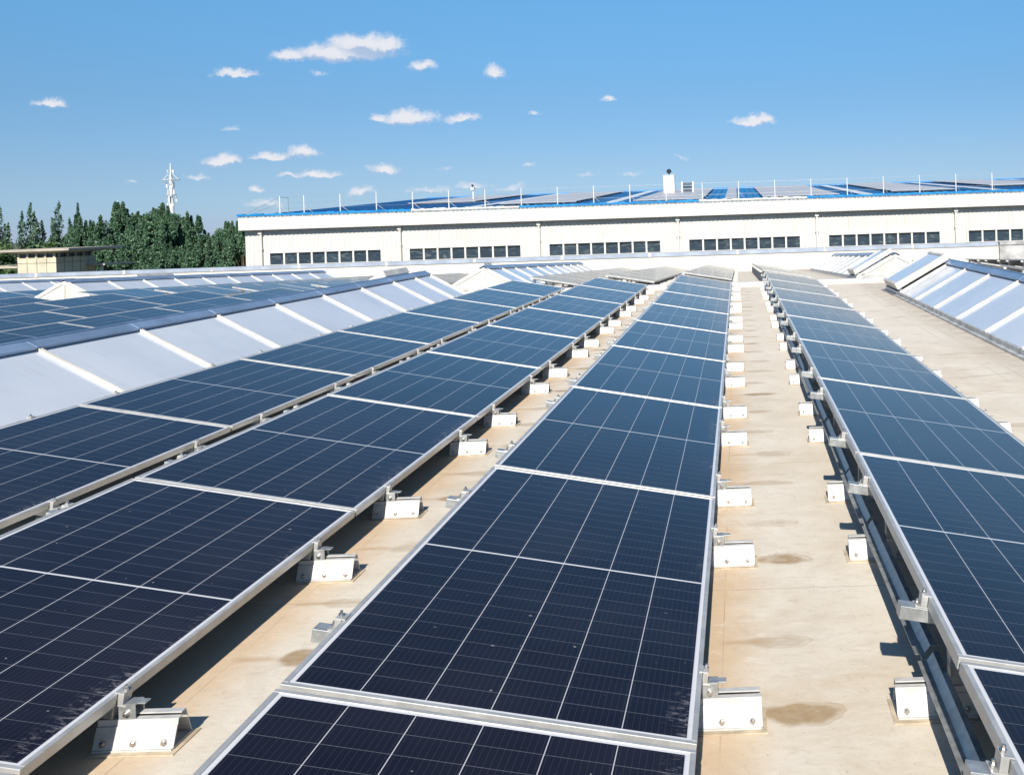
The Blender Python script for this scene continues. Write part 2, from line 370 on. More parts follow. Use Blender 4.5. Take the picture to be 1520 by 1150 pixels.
    bp = k.n('ShaderNodeBump'); bp.inputs['Strength'].default_value = 0.35; bp.inputs['Distance'].default_value = 0.006
    wr = k.noise(k.vm('MULTIPLY', obj, (0.5, 4.0, 1.0)), 3.5, 4.0, 0.55)
    k.put(bp.inputs['Height'], k.m('ADD', k.m('MULTIPLY', wr, k.ss(y, 2.0, 14.0, 0.5, 2.2)), k.m('MULTIPLY', n3, 0.6)))
    k.put(b.inputs['Normal'], bp.outputs[0])
    return m
M['roof'] = roof_mat('roof_membrane')
M['roof_back'] = roof_mat('roof_membrane_back', far=True)

# ------------------------------------------------------------------ mesh helpers
class MB:
    def __init__(self): self.v = []; self.f = []
    def add(self, vs, fs, mx=None):
        o = len(self.v)
        for p in vs:
            p = Vector(p)
            self.v.append(tuple(mx @ p) if mx else tuple(p))
        for f in fs: self.f.append(tuple(i + o for i in f))
        return self
    def box(self, x0, x1, y0, y1, z0, z1, mx=None):
        return self.add([(x0,y0,z0),(x1,y0,z0),(x1,y1,z0),(x0,y1,z0),(x0,y0,z1),(x1,y0,z1),(x1,y1,z1),(x0,y1,z1)],
            [(0,3,2,1),(4,5,6,7),(0,1,5,4),(1,2,6,5),(2,3,7,6),(3,0,4,7)], mx)
    def prism(self, poly, a0, a1, axis='x', mx=None):
        # poly listed counter-clockwise in the (y,z) plane for axis x, (x,z) for axis y
        n = len(poly)
        if axis == 'x': vs = [(a0, p, q) for p, q in poly] + [(a1, p, q) for p, q in poly]
        else: vs = [(p, a0, q) for p, q in poly] + [(p, a1, q) for p, q in poly]
        fs = [tuple(range(n-1, -1, -1)), tuple(range(n, 2*n))]
        for i in range(n):
            j = (i+1) % n; fs.append((i, j, n+j, n+i))
        if axis == 'y': fs = [tuple(reversed(f)) for f in fs]
        return self.add(vs, fs, mx)
    def tube(self, p0, p1, r0, r1=None, n=8):
        r1 = r0 if r1 is None else r1
        p0, p1 = Vector(p0), Vector(p1); d = (p1-p0).normalized()
        u = d.orthogonal().normalized(); v = d.cross(u)
        vs = []
        for p, r in ((p0, r0), (p1, r1)):
            for i in range(n):
                a = 2*pi*i/n; vs.append(p + u*cos(a)*r + v*sin(a)*r)
        fs = [(i, (i+1) % n, n+(i+1) % n, n+i) for i in range(n)] + [tuple(range(n-1, -1, -1)), tuple(range(n, 2*n))]
        return self.add(vs, fs)
    def path(self, pts, r, n=6):
        for a, b in zip(pts, pts[1:]): self.tube(a, b, r, r, n)
        return self
    def mesh(self, name, mat, bevel=0.0):
        me = bpy.data.meshes.new(name); me.from_pydata(self.v, [], self.f); me.update()
        if bevel:
            bm = bmesh.new(); bm.from_mesh(me)
            bmesh.ops.bevel(bm, geom=bm.edges[:], offset=bevel, segments=2, affect='EDGES', profile=0.5, clamp_overlap=True)
            bm.to_mesh(me); bm.free()
        me.materials.append(mat)
        return me
def put(name, mesh, parent=None, mx=None):
    o = bpy.data.objects.new(name, mesh); col.objects.link(o)
    if parent: o.parent = parent
    if mx is not None: o.matrix_local = mx
    return o
def tag(o, label, cat, group=None):
    o['label'] = label; o['category'] = cat; o['kind'] = 'thing'
    if group: o['group'] = group
    return o
def thing(name, label, cat, mx=None, group=None):
    o = bpy.data.objects.new(name, None); col.objects.link(o); o.empty_display_size = 0.1
    if mx is not None: o.matrix_world = mx
    return tag(o, label, cat, group)
T = Matrix.Translation
ORD = ['first','second','third','fourth','fifth','sixth','seventh','eighth','ninth','tenth','eleventh','twelfth','thirteenth',
       'fourteenth','fifteenth','sixteenth','seventeenth','eighteenth','nineteenth','twentieth']
RIDGE_Y = 21.75
SLOPE = 0.0405
BACK = T((0, RIDGE_Y, 0)) @ Matrix.Rotation(-SLOPE, 4, 'X') @ T((0, -RIDGE_Y, 0))    # the roof falls away beyond its ridge

# ------------------------------------------------------------------ ground and roof
def struct(name, me):
    o = put(name, me); o['kind'] = 'structure'; return o
struct('ground', MB().add([(-2500,-800,-9),(2500,-800,-9),(2500,4500,-9),(-2500,4500,-9)], [(0,1,2,3)]).mesh('ground', M['ground']))
struct('roof', MB().box(-34, 26, -6, RIDGE_Y, -9.5, 0).mesh('roof', M['roof']))
yb = RIDGE_Y + 23.0; zb = -math.sin(SLOPE)*23.0
struct('roof_back', MB().add([(-34,RIDGE_Y,0),(26,RIDGE_Y,0),(26,yb,zb),(-34,yb,zb),(-34,RIDGE_Y,-9.5),(26,RIDGE_Y,-9.5),(26,yb,-9.5),(-34,yb,-9.5)],
    [(0,1,2,3),(4,7,6,5),(1,5,6,2),(2,6,7,3),(3,7,4,0)]).mesh('roof_back', M['roof_back']))

# ridge cover: a low white folded channel across the roof
rc = thing('ridge_cover', 'low white sheet metal channel running across the roof behind the near panel rows', 'ridge cover', T((0, RIDGE_Y, 0)))
put('cover_sheet', MB().prism([(-0.17,0.004),(0.17,0.004),(0.17,0.07),(0.13,0.105),(-0.13,0.105),(-0.17,0.07)], -33.5, 25.5).mesh('cover_sheet', M['white_paint']), rc)
b = MB()
for i in range(20): b.box(-33.2+3*i, -33.14+3*i, -0.18, 0.18, 0.006, 0.113)
put('joint_strap', b.mesh('joint_strap', M['alu_foot']), rc)

# ------------------------------------------------------------------ solar panels
def frame_mesh(bev):
    lip, h = 0.016, 0.035
    b = MB()
    b.box(0, PW, 0, lip, -h, 0); b.box(0, PW, PL-lip, PL, -h, 0)
    b.box(0, lip, lip, PL-lip, -h, 0); b.box(PW-lip, PW, lip, PL-lip, -h, 0)
    return b.mesh('frame', M['alu'], bev)
FRAME = frame_mesh(0.0018); FRAME_FAR = frame_mesh(0)
GLASS = MB().box(0.014, PW-0.014, 0.014, PL-0.014, -0.008, -0.0028).mesh('glass', M['cells'])
b = MB()
for yy in FOOTY:
    b.box(-0.06, PW-0.02, yy-0.025, yy+0.025, -0.078, -0.0365)
    Rt = Matrix.Rotation(-TILT, 4, 'Y')
    b.box(0.00, 0.05, yy-0.02, yy+0.02, -0.36, -0.075, Rt.to_4x4())
    b.box(PW-0.12, PW+0.10, yy-0.05, yy+0.05, -0.365, -0.29, Rt.to_4x4())
b.box(0.30, 0.34, FOOTY[0]+0.025, FOOTY[1]-0.025, -0.075, -0.040)
SUPPORT = b.mesh('support_frame', M['alu_foot'])
def panel(x, y, label, group, back=False, near=True):
    jit = random.uniform(-0.0016, 0.0016); jx = random.uniform(-0.0010, 0.0010)
    mx = T((x, y, ZTOP)) @ Matrix.Rotation(TILT + jit, 4, 'Y') @ Matrix.Rotation(jx, 4, 'X')
    if back: mx = BACK @ mx
    t = thing('solar_panel', label, 'solar panel', mx, group)
    put('frame', FRAME if near else FRAME_FAR, t); put('glass', GLASS, t)
    if not near: put('support_frame', SUPPORT, t)
    return t
ROWTXT = {'A': 'row beside the left skylight', 'B': 'second row from the left skylight',
          'C': 'row just left of the tan walkway', 'D': 'row just right of the tan walkway'}
KR = {'A': range(1, 8), 'B': range(-1, 8), 'C': range(-1, 8), 'D': range(-1, 8)}
for r in 'ABCD':
    ks = list(KR[r])
    for i, k_ in enumerate(ks):
        panel(ROWX[r], ROWY[r] + k_*PITCH, 'dark blue solar panel, %s from the near end, %s' % (ORD[i], ROWTXT[r]), 'near rows of solar panels')
# rows on the falling roof behind the ridge cover
BACKTXT = {'A': 'row in line with the leftmost near row', 'B': 'row second left of the walkway', 'C': 'row left of the walkway', 'D': 'row right of the walkway'}
for r in 'ABCD':
    for k_ in range(8):
        panel(ROWX[r], RIDGE_Y + 0.75 + k_*PITCH, 'greyish solar panel, %s behind the ridge cover, %s' % (ORD[k_], BACKTXT[r]), 'solar panels behind the ridge cover', True, False)
# the next bay, beyond the left skylight
LTXT = {'A': 'row farthest from it', 'B': 'third row from it', 'C': 'second row from it', 'D': 'row nearest it'}
for r, k0 in (('D', 4), ('C', 5), ('B', 6), ('A', 7)):
    for i, k_ in enumerate(range(k0, 8)):
        panel(ROWX[r]-10.51, ROWY[r] + k_*PITCH, 'dark solar panel beyond the left skylight, %s from the front, %s' % (ORD[i], LTXT[r]), 'solar panels beyond the left skylight', False, False)
for r in 'ABCD':
    for k_ in range(8):
        panel(ROWX[r]-10.51, RIDGE_Y + 0.75 + k_*PITCH, 'solar panel beyond left skylight and ridge, %s back, %s' % (ORD[k_], LTXT[r]), 'solar panels beyond the left skylight', True, False)
for i, k_ in enumerate(range(1, 4)):
    panel(ROWX['D']-21.02, RIDGE_Y + 0.75 + k_*PITCH, 'solar panel at the left photo edge behind the white gable, %s back' % ORD[i], 'solar panels at the far left', True, False)
for i, k_ in enumerate((6, 7)):
    panel(ROWX['A']+10.51, ROWY['A'] + k_*PITCH, 'dark solar panel edge seen over the right skylight ridge, %s from right' % ORD[i], 'solar panels behind the right skylight', False, False)
for i, k_ in enumerate(range(0, 4)):
    panel(ROWX['A']+10.51, RIDGE_Y + 0.75 + k_*PITCH, 'dark panel edge below the bare concrete wall, %s behind the ridge cover' % ORD[i], 'solar panels behind the right skylight', True, False)
for i, k_ in enumerate(range(0, 4)):
    panel(ROWX['B']+10.51, RIDGE_Y + 0.75 + k_*PITCH, 'dark panel of the second row below the bare concrete wall, %s back' % ORD[i], 'solar panels behind the right skylight', True, False)

# ------------------------------------------------------------------ feet, brackets, beams, rails under the near rows
FL = 0.25
b = MB()
b.prism([(-0.056,0.010),(-0.052,0.010),(-0.0255,0.064),(-0.019,0.082),(0.0,0.082),(0.0,0.086),(-0.022,0.086),(-0.0265,0.068),(-0.0305,0.068)], -FL/2, FL/2)
b.prism([(0.056,0.010),(0.027,0.094),(0.002,0.094),(0.002,0.090),(0.024,0.090),(0.052,0.010)], -FL/2+0.004, FL/2-0.004)
b.box(-FL/2+0.002, FL/2-0.002, -0.062, 0.062, 0.0045, 0.0098)
FOOT = b.mesh('base', M['alu_foot'], 0.0006)
PATCH = MB().box(-FL/2-0.014, FL/2+0.014, -0.080, 0.075, 0.0005, 0.0042).mesh('flashing_patch', M['patch'])
BOLT = MB().tube((0,0,0), (0,-0.006,0.0), 0.0095, n=10).tube((0,-0.006,0), (0,-0.013,0), 0.0062, n=6).mesh('bolt', M['bolt'])
LOWBR = (MB().box(-0.026, 0.026, -0.022, -0.017, 0.072, 0.132).box(-0.026, 0.026, -0.017, 0.026, 0.127, 0.132)
         .box(-0.026, 0.026, 0.021, 0.026, 0.096, 0.127).box(0.020, 0.052, -0.012, 0.018, 0.1275, 0.1315)).mesh('bracket', M['galv'], 0.0008)
HIGHBR = (MB().box(-0.024, 0.024, -0.016, -0.011, 0.082, 0.292).box(-0.024, -0.019, -0.011, 0.028, 0.09, 0.288)).mesh('bracket', M['galv'], 0.0008)
BEAM = MB().box(-0.085, PW-0.004, -0.026, 0.026, -0.0785, -0.0368).mesh('beam_profile', M['galv'], 0.0015)
b = MB().box(-0.040, 0.010, -0.024, 0.024, -0.0366, -0.032).box(-0.022, -0.002, -0.022, 0.022, -0.032, 0.001).box(-0.022, 0.010, -0.022, 0.022, 0.001, 0.0045)
HCLAMP = b.mesh('clamp', M['alu'], 0.0008)
b = MB().box(PW-0.006, PW+0.030, -0.024, 0.024, -0.0366, -0.032).box(PW+0.002, PW+0.020, -0.022, 0.022, -0.032, 0.001).box(PW-0.010, PW+0.020, -0.022, 0.022, 0.001, 0.0045)
LCLAMP = b.mesh('clamp', M['alu'], 0.0008)
CBOLT = MB().tube((0,0,0), (0,0,0.007), 0.0085, n=8).tube((0,0,0.007), (0,0,0.016), 0.005, n=6).mesh('bolt', M['bolt'])
def foot(x, y, label, side, detail):
    t = thing('mounting_foot', label, 'mounting foot', T((x + random.uniform(-0.008, 0.008), y, 0)) @ Matrix.Rotation(random.uniform(-0.025, 0.025), 4, 'Z'), 'white mounting feet')
    put('flashing_patch', PATCH, t); put('base', FOOT, t)
    if side == 'low':
        br = put('bracket', LOWBR, t, T((-0.035, 0, 0)))
        if detail: put('bolt', BOLT, br, T((0.0, -0.022, 0.104)))
    else:
        put('bracket', HIGHBR, t, T((0.075, 0, 0)))
    if detail:
        for dx in (-0.095, 0.0, 0.095): put('bolt', BOLT, t, T((dx, -0.048, 0.026)))
    return t
SHORT = {'A': 'row beside the left skylight', 'B': 'second row from left skylight', 'C': 'row left of the walkway', 'D': 'row right of the walkway'}
for r in 'ABCD':
    n = 0
    for k_ in KR[r]:
        for fy in FOOTY:
            y = ROWY[r] + k_*PITCH + fy; det = y < 10.5
            if y < 1.0: continue
            # low right edge and, where it can be seen, the high left edge
            foot(ROWX[r]+COSW+0.055, y, 'white foot, %s from near end, low right edge, %s' % (ORD[n], SHORT[r]), 'low', det)
            if r != 'A':
                foot(ROWX[r]+0.015, y, 'white foot, %s from near end, high left edge, %s' % (ORD[n], SHORT[r]), 'high', det)
            bt = thing('cross_beam', 'grey aluminium beam end and clamp, %s from near end, %s' % (ORD[n], SHORT[r]), 'beam',
                       T((ROWX[r], y, ZTOP)) @ Matrix.Rotation(TILT, 4, 'Y'), 'cross beams under the near rows')
            put('beam_profile', BEAM, bt)
            hc = put('clamp', HCLAMP, bt); lc = put('clamp', LCLAMP, bt)
            if det:
                put('bolt', CBOLT, hc, T((-0.030, 0, -0.0315))); put('bolt', CBOLT, hc, T((-0.012, 0, 0.0045)))
                put('bolt', CBOLT, lc, T((PW+0.011, 0, 0.0045)))
            n += 1
# open channel rails lying on the feet under the raised edge of the right row
n = 0
fy_all = [ROWY['D'] + k_*PITCH + f for k_ in KR['D'] for f in FOOTY if ROWY['D'] + k_*PITCH + f > 1.0]
for y0, y1 in zip(fy_all, fy_all[1:]):
    L = y1 - y0 - 0.05
    bm_ = MB().prism([(-0.058,0.0),(-0.028,0.0),(-0.006,0.028),(0.012,0.028),(0.012,0.031),(-0.0075,0.031),(-0.0295,0.003),(-0.058,0.003)], 0, L, 'y')
    t = thing('channel_rail', 'galvanised channel rail, %s from near end, under raised edge right of the walkway' % ORD[n], 'rail',
              T((ROWX['D']+0.034 + random.uniform(-0.012, 0.012), y0+0.17, 0.099)) @ Matrix.Rotation(random.uniform(-0.008, 0.008), 4, 'Z'), 'channel rails on the feet')
    put('channel', bm_.mesh('channel', M['galv']), t)
    put('splice_plate', MB().box(-0.044, -0.030, -0.045, 0.10, 0.0035, 0.006).mesh('splice_plate', M['alu']), t)
    n += 1
# black cables looping under the raised edge
for i, (ya, yb_) in enumerate(((3.2, 4.3), (4.5, 6.5), (6.8, 8.7))):
    pts = []
    for q in range(15):
        s_ = q/14; pts.append((ROWX['D']+0.10+0.02*sin(9*s_+i), ya+(yb_-ya)*s_, 0.27 - 0.11*sin(pi*s_)**0.8 + 0.012*sin(13*s_)))
    tag(put('cable', MB().path(pts, 0.004).mesh('cable', M['cable'])), 'black cable sagging under the raised edge right of walkway, %s from near end' % ORD[i], 'cable', 'black cables under the panels')

# ------------------------------------------------------------------ skylights
SKA = math.atan2(0.525, 0.95); SKL = math.hypot(0.525, 0.95)
def slope_mx(side):
    # local x runs from the eave up to the ridge, y along the roof, z out of the slope
    if side < 0: return T((-0.95, 0, 0.09)) @ Matrix.Rotation(-SKA, 4, 'Y')
    return T((0.95, 0, 0.09)) @ Matrix.Rotation(pi, 4, 'Z') @ Matrix.Rotation(-SKA, 4, 'Y')
def skylight(x, bars, label, back=False, vents=()):
    y0, y1 = bars[0], bars[-1]
    mx = T((x, 0, 0))
    if back: mx = BACK @ mx
    t = thing('skylight', label, 'skylight', mx, 'long ridge skylights')
    k = MB()
    for s in (-1, 1):
        a0, a1 = sorted((s*0.93, s*1.0)); k.box(a0, a1, y0-0.05, y1+0.05, 0.001, 0.085)
        a0, a1 = sorted((s*1.0, s*1.05)); k.box(a0, a1, y0-0.05, y1+0.05, 0.001, 0.028)
    k.box(-0.93, 0.93, y0-0.05, y0+0.02, 0.001, 0.084); k.box(-0.93, 0.93, y1-0.02, y1+0.05, 0.001, 0.084)
    put('curb', k.mesh('curb', M['curb']), t)
    for s in (-1, 1):
        sm = slope_mx(s)
        for a, b_ in zip(bars, bars[1:]):
            ya, yb2 = (a, b_) if s < 0 else (-b_, -a)
            put('pane', MB().box(-0.02, SKL, ya+0.004, yb2-0.004, -0.012, 0.0, sm).mesh('pane', M['pane']), t)
        gm = MB().box(-0.045, -0.022, *( (y0, y1) if s < 0 else (-y1, -y0)), -0.02, 0.012, sm)
        put('eave_trim', gm.mesh('eave_trim', M['curb']), t)
        for a in bars:
            yc = a if s < 0 else -a
            bb = MB().box(-0.03, SKL-0.10, yc-0.020, yc+0.020, 0.001, 0.012, sm).box(-0.03, SKL-0.10, yc-0.020, yc-0.008, 0.012, 0.030, sm).box(-0.03, SKL-0.10, yc+0.008, yc+0.020, 0.012, 0.030, sm)
            put('glazing_bar', bb.mesh('glazing_bar', M['white_bar']), t)
    c = MB()
    for s in (-1, 1):
        ya, yb2 = (y0-0.03, y1+0.03) if s < 0 else (-y1-0.03, -y0+0.03)
        c.box(SKL-0.115, SKL+0.0, ya, yb2, 0.036, 0.040, slope_mx(s)); c.box(SKL-0.115, SKL-0.111, ya, yb2, 0.012, 0.036, slope_mx(s))
    c.tube((0, y0-0.03, 0.654), (0, y1+0.03, 0.654), 0.012, n=8)
    cap = put('ridge_cap', c.mesh('ridge_cap', M['cap']), t)
    j = MB()
    for a in bars[1:-1]:
        for s in (-1, 1):
            yc = a if s < 0 else -a
            j.box(SKL-0.118, SKL-0.005, yc-0.035, yc+0.035, 0.0402, 0.0425, slope_mx(s))
    put('cap_joint', j.mesh('cap_joint', M['cap']), cap)
    for ye, dy in ((y0, -1), (y1, 1)):
        a0, a1 = sorted((ye, ye+dy*0.02)); f0, f1 = sorted((ye+dy*0.021, ye+dy*0.045))
        g = put('gable_end', MB().prism([(-0.90,0.09),(0.90,0.09),(0.0,0.585)], a0, a1, 'y').mesh('gable_end', M['gable']), t)
        fr = MB().box(-0.03, 0.03, f0, f1, 0.151, 0.60).box(-0.95, 0.95, f0, f1, 0.09, 0.15)
        for s in (-1, 1):
            yy = (f0, f1) if s < 0 else (-f1, -f0)
            fr.box(0.06, SKL-0.03, yy[0], yy[1]-0.001, -0.055, -0.001, slope_mx(s))
        put('gable_trim', fr.mesh('gable_trim', M['white_bar']), g)
    for (s, va, vb, lift, rot, P0, P1) in vents:
        ya, yb2 = (va, vb) if s < 0 else (-vb, -va)
        vm_ = slope_mx(s) @ T((0.0, 0, lift)) @ Matrix.Rotation(rot, 4, 'Y')
        fr = MB()
        for (p0, p1, q0, q1) in ((P0, P1, ya, ya+0.06), (P0, P1, yb2-0.06, yb2), (P0, P0+0.06, ya+0.06, yb2-0.06), (P1-0.06, P1, ya+0.06, yb2-0.06)):
            fr.box(p0, p1, q0, q1, -0.10, 0.02, vm_)
        vt = put('vent_hatch', fr.mesh('vent_hatch', M['white_bar']), t)
        put('hatch_pane', MB().box(P0+0.061, P1-0.061, ya+0.061, yb2-0.061, -0.012, 0.004, vm_).mesh('hatch_pane', M['pane']), vt)
        lg = MB().box(P0+0.03, P0+0.08, ya+0.1, ya+0.15, 0.0, max(0.03, lift-0.10), slope_mx(s)).box(P0+0.03, P0+0.08, yb2-0.15, yb2-0.1, 0.0, max(0.03, lift-0.10), slope_mx(s))
        lg.box(SKL-0.2, SKL-0.15, ya+0.1, ya+0.15, 0.04, max(0.06, lift-0.10), slope_mx(s)).box(SKL-0.2, SKL-0.15, yb2-0.15, yb2-0.1, 0.04, max(0.06, lift-0.10), slope_mx(s))
        put('hatch_stay', lg.mesh('hatch_stay', M['curb']), vt)
    return t
skylight(-6.56, [4.35, 5.87, 7.38, 8.9, 10.41, 11.95, 13.47, 15.0, 16.53, 18.06, 19.3, 20.25], 'long skylight of pale panes between the near row and the left bay', vents=((-1, 18.2, 19.5, 0.15, -0.03, 0.25, 1.06),))
skylight(3.95, [5.65, 7.17, 8.70, 10.22, 11.75, 13.28, 14.80, 16.34, 17.86, 19.45], 'long skylight at the right edge with a raised hatch at its far end', vents=((-1, 17.95, 19.40, 0.16, 0.0, -0.03, SKL-0.02),))
fb = [24.9 + 1.53*i for i in range(11)]
skylight(-6.56, fb, 'skylight in the centre behind the ridge cover with a white gable', True, vents=((-1, 25.3, 26.1, 0.13, 0.0, 0.62, 1.05),))
skylight(3.95, [24.3 + 1.53*i for i in range(11)], 'skylight behind the ridge cover at right with an open white hatch', True, vents=((-1, 24.35, 25.75, 0.17, 0.0, -0.03, SKL-0.02),))
skylight(-17.07, [24.5 + 1.53*i for i in range(11)], 'skylight at far left whose white gable faces the camera', True, vents=((-1, 27.6, 29.4, 0.14, 0.0, 0.4, 1.05),))
skylight(-27.58, [31.0 + 1.53*i for i in range(7)], 'farthest skylight at the left photo edge behind the white gable', True)

# ------------------------------------------------------------------ parapet along the far roof edge
pw = thing('parapet_wall', 'long cream parapet wall with grey metal coping in front of the factory', 'wall', T((0, 44.2, 0)))
put('wall', MB().box(-60, 11.9, 0, 0.3, -9, -0.03).mesh('wall', M['parapet']), pw)
cp = MB()
xx = -60.0
while xx < 11.8:
    x1 = min(xx+4.0, 11.9); cp.box(xx, x1-0.02, -0.05, 0.36, -0.028, 0.03); cp.box(xx, x1-0.02, -0.055, -0.051, -0.14, 0.03); xx += 4.0
put('coping', cp.mesh('coping', M['coping']), pw)
JS = MB().box(-0.06, 0.06, -0.062, 0.365, -0.15, 0.036).mesh('coping_joint', M['curb'])
for i in range(14): put('coping_joint', JS, pw, T((-44.02+4*i, 0, 0)))
cw_ = thing('concrete_wall', 'short bare grey concrete wall section at the right photo edge', 'wall', T((11.9, 44.0, 0)))
put('wall', MB().box(0.004, 16, 0, 0.5, -9, -0.10).mesh('wall', M['concrete']), cw_)
put('coping', MB().box(0.004, 16, -0.06, 0.56, -0.098, 0.035).mesh('coping', M['concrete']), cw_)

# ------------------------------------------------------------------ factory behind the parapet
FY = 56.0; FX0 = -28.45; FX1 = 44.0
fac = thing('factory_building', 'cream corrugated factory hall with window bands and a blue metal roof', 'building', T((0, FY, 0)))
def ribwall(mb, x0, x1, z0, z1, pitch=0.25, d=0.028, y=0.0):
    # trapezoidal sheet: flat pans with narrow ribs standing proud
    n = max(1, int(round((x1-x0)/pitch))); p = (x1-x0)/n; prof = []
    for i in range(n):
        a = x0+i*p
        prof += [(a, y), (a+p*0.66, y), (a+p*0.74, y-d), (a+p*0.92, y-d)]
    prof.append((x1, y))
    vs = [(a, yy, z0) for a, yy in prof] + [(a, yy, z1) for a, yy in prof]
    m_ = len(prof)
    mb.add(vs, [(i, i+1, m_+i+1, m_+i) for i in range(m_-1)])
wl = MB()
wins = [-27.03 + 8.08*i for i in range(9)]
WW = 6.40
ribwall(wl, FX0, FX1, 0.46, 1.80)
ribwall(wl, FX0, FX1, -2.0, -0.36)
edges = [FX0] + [e for w0 in wins for e in (w0-0.12, w0+WW+0.12)]
for a, b_ in zip(edges[0::2], edges[1::2]): ribwall(wl, a, b_, -0.36, 0.46)
wl.box(FX0, FX1, 0.02, 0.3, 0.46, 1.9); wl.box(FX0, FX1, 0.02, 0.3, -9, -0.36)
for a, b_ in zip(edges[0::2], edges[1::2]): wl.box(a, b_, 0.02, 0.3, -0.36, 0.46)
wl.box(FX0, FX0+0.3, 0.3, 67, -9, 1.9); wl.box(FX0+0.3, FX1, 66.7, 67, -9, 1.9)
put('wall', wl.mesh('wall', M['facade']), fac)
for w0 in wins:
    fr = MB()
    fr.box(w0-0.12, w0+WW+0.12, -0.06, 0.08, 0.33, 0.459); fr.box(w0-0.12, w0+WW+0.12, -0.06, 0.08, -0.359, -0.33)
    fr.box(w0-0.12, w0, -0.06, 0.08, -0.33, 0.33); fr.box(w0+WW, w0+WW+0.12, -0.06, 0.08, -0.33, 0.33)
    for i in range(1, 8): fr.box(w0+WW*i/8-0.05, w0+WW*i/8+0.05, -0.03, 0.08, -0.33, 0.33)
    wf = put('window', fr.mesh('window', M['fascia']), fac)
    put('glass', MB().box(w0, w0+WW, 0.09, 0.10, -0.33, 0.33).mesh('glass', M['window']), wf)
for i in range(9):
    x = -27.5 + 8.03*i
    d = MB().tube((x, -0.12, -2), (x, -0.12, 1.62), 0.075, n=10).box(x-0.11, x+0.11, -0.23, -0.03, 1.45, 1.72)
    d.box(x-0.10, x+0.10, -0.21, -0.03, 0.55, 0.60)
    put('downpipe', d.mesh('downpipe', M['fascia']), fac)
fs = MB(); ribwall(fs, FX0-0.15, FX1, 1.70, 2.50, 0.25, 0.02, -0.46)
fs.box(FX0-0.15, FX1, -0.455, -0.40, 1.70, 2.50); fs.box(FX0-0.15, FX0-0.10, -0.40, 3, 1.70, 2.50)
put('fascia', fs.mesh('fascia', M['fascia_sheet']), fac)
put('soffit', MB().box(FX0-0.09, FX1, -0.395, 0.0, 1.72, 1.80).mesh('soffit', M['dark']), fac)
# low pitched blue roof: eave at the fascia, ridge 34 m behind it
EZ, RZ, RYL = 2.44, 4.17, 34.0
def roofz(y): return EZ + (RZ-EZ)*(y+0.5)/(RYL+0.5)
rf = MB().add([(FX0-0.2,-0.5,EZ),(FX1,-0.5,EZ),(FX1,RYL,RZ),(FX0-0.2,RYL,RZ),(FX1,67,2.4),(FX0-0.2,67,2.4)], [(0,1,2,3),(3,2,4,5)])
x = FX0
while x < FX1:
    a = roofz(-0.5); rf.add([(x,-0.5,a),(x+0.06,-0.5,a),(x+0.06,RYL,RZ),(x,RYL,RZ),(x+0.012,-0.5,a+0.06),(x+0.048,-0.5,a+0.06),(x+0.048,RYL,RZ+0.06),(x+0.012,RYL,RZ+0.06)],
        [(4,5,6,7),(0,4,7,3),(1,2,6,5),(0,1,5,4)]); x += 0.47
put('roof', rf.mesh('roof', M['blue_roof']), fac)
put('ridge_cap', MB().box(FX0-0.2, FX1, RYL-0.25, RYL+0.25, RZ+0.03, RZ+0.12).mesh('ridge_cap', M['blue_edge']), fac)
x = FX0-0.2; random.seed(5)
while x < FX1:
    L = random.uniform(1.2, 4.2)
    if (-20.7 < x < -15) or (-3.6 < x < 2.5): nm, mt, L = 'weathered_edge', M['fascia'], 3.1
    else: nm, mt = 'roof_edge', M['blue_edge']
    e = MB().box(x, x+L-0.012, -0.52, -0.30, 2.503, 2.60); q = x
    while q < x+L-0.5:
        l = random.uniform(0.2, 0.45); e.box(q, q+l, -0.525, -0.32, 2.55, 2.60 + random.uniform(0.01, 0.045)); q += l + random.uniform(0.0, 0.4)
    put(nm, e.mesh(nm, mt), fac); x += L
sp = MB()
def slab_on_roof(mb, x0, x1, y0, y1, h0, h1):
    za, zb2 = roofz(y0), roofz(y1)
    mb.add([(x0,y0,za+h0),(x1,y0,za+h0),(x1,y1,zb2+h0),(x0,y1,zb2+h0),(x0,y0,za+h1),(x1,y0,za+h1),(x1,y1,zb2+h1),(x0,y1,zb2+h1)],
        [(0,3,2,1),(4,5,6,7),(0,1,5,4),(1,2,6,5),(2,3,7,6),(3,0,4,7)])
for x in (-16.4, -8.0, 7.6, 15.6, 24.0, 32.0): slab_on_roof(sp, x, x+0.75, 0.8, 32.5, 0.03, 0.085)
put('roof_light_strip', sp.mesh('roof_light_strip', M['strip']), fac)
for i, (x0, x1, y0, y1, txt) in enumerate(((-14.8, -10.0, 4.5, 31.0, 'on the left part of the blue roof'), (-6.2, -2.0, 2.2, 31.5, 'on the blue roof left of the bare centre strip'),
        (-0.65, 0.05, 1.6, 31.0, 'in a narrow strip at the bare centre of the blue roof'), (1.6, 6.2, 2.0, 31.5, 'on the blue roof right of the bare centre strip'),
        (9.8, 13.8, 5.0, 31.5, 'on the right part of the blue roof'), (17.6, 22.2, 11.0, 31.5, 'set back on the blue roof at the right edge'), (-23.4, -18.6, 13.0, 31.5, 'set back on the blue roof at its left end'))):
    t = thing('rooftop_solar_array', 'flat grey solar array ' + txt, 'solar array', T((x0, FY+y0, roofz(y0)+0.02)) @ Matrix.Rotation(math.atan((RZ-EZ)/(RYL+0.5)), 4, 'X'), 'solar arrays on the blue roof')
    Lr = y1-y0
    put('panel_sheet', MB().box(0, x1-x0, 0, Lr, 0.135, 0.16).mesh('panel_sheet', M['array']), t)
    rl = MB()
    for q in range(int(Lr/1.7)): rl.box(0.02, x1-x0-0.02, 0.3+1.7*q, 0.36+1.7*q, 0.04, 0.134)
    put('mounting_rail', rl.mesh('mounting_rail', M['galv']), t)
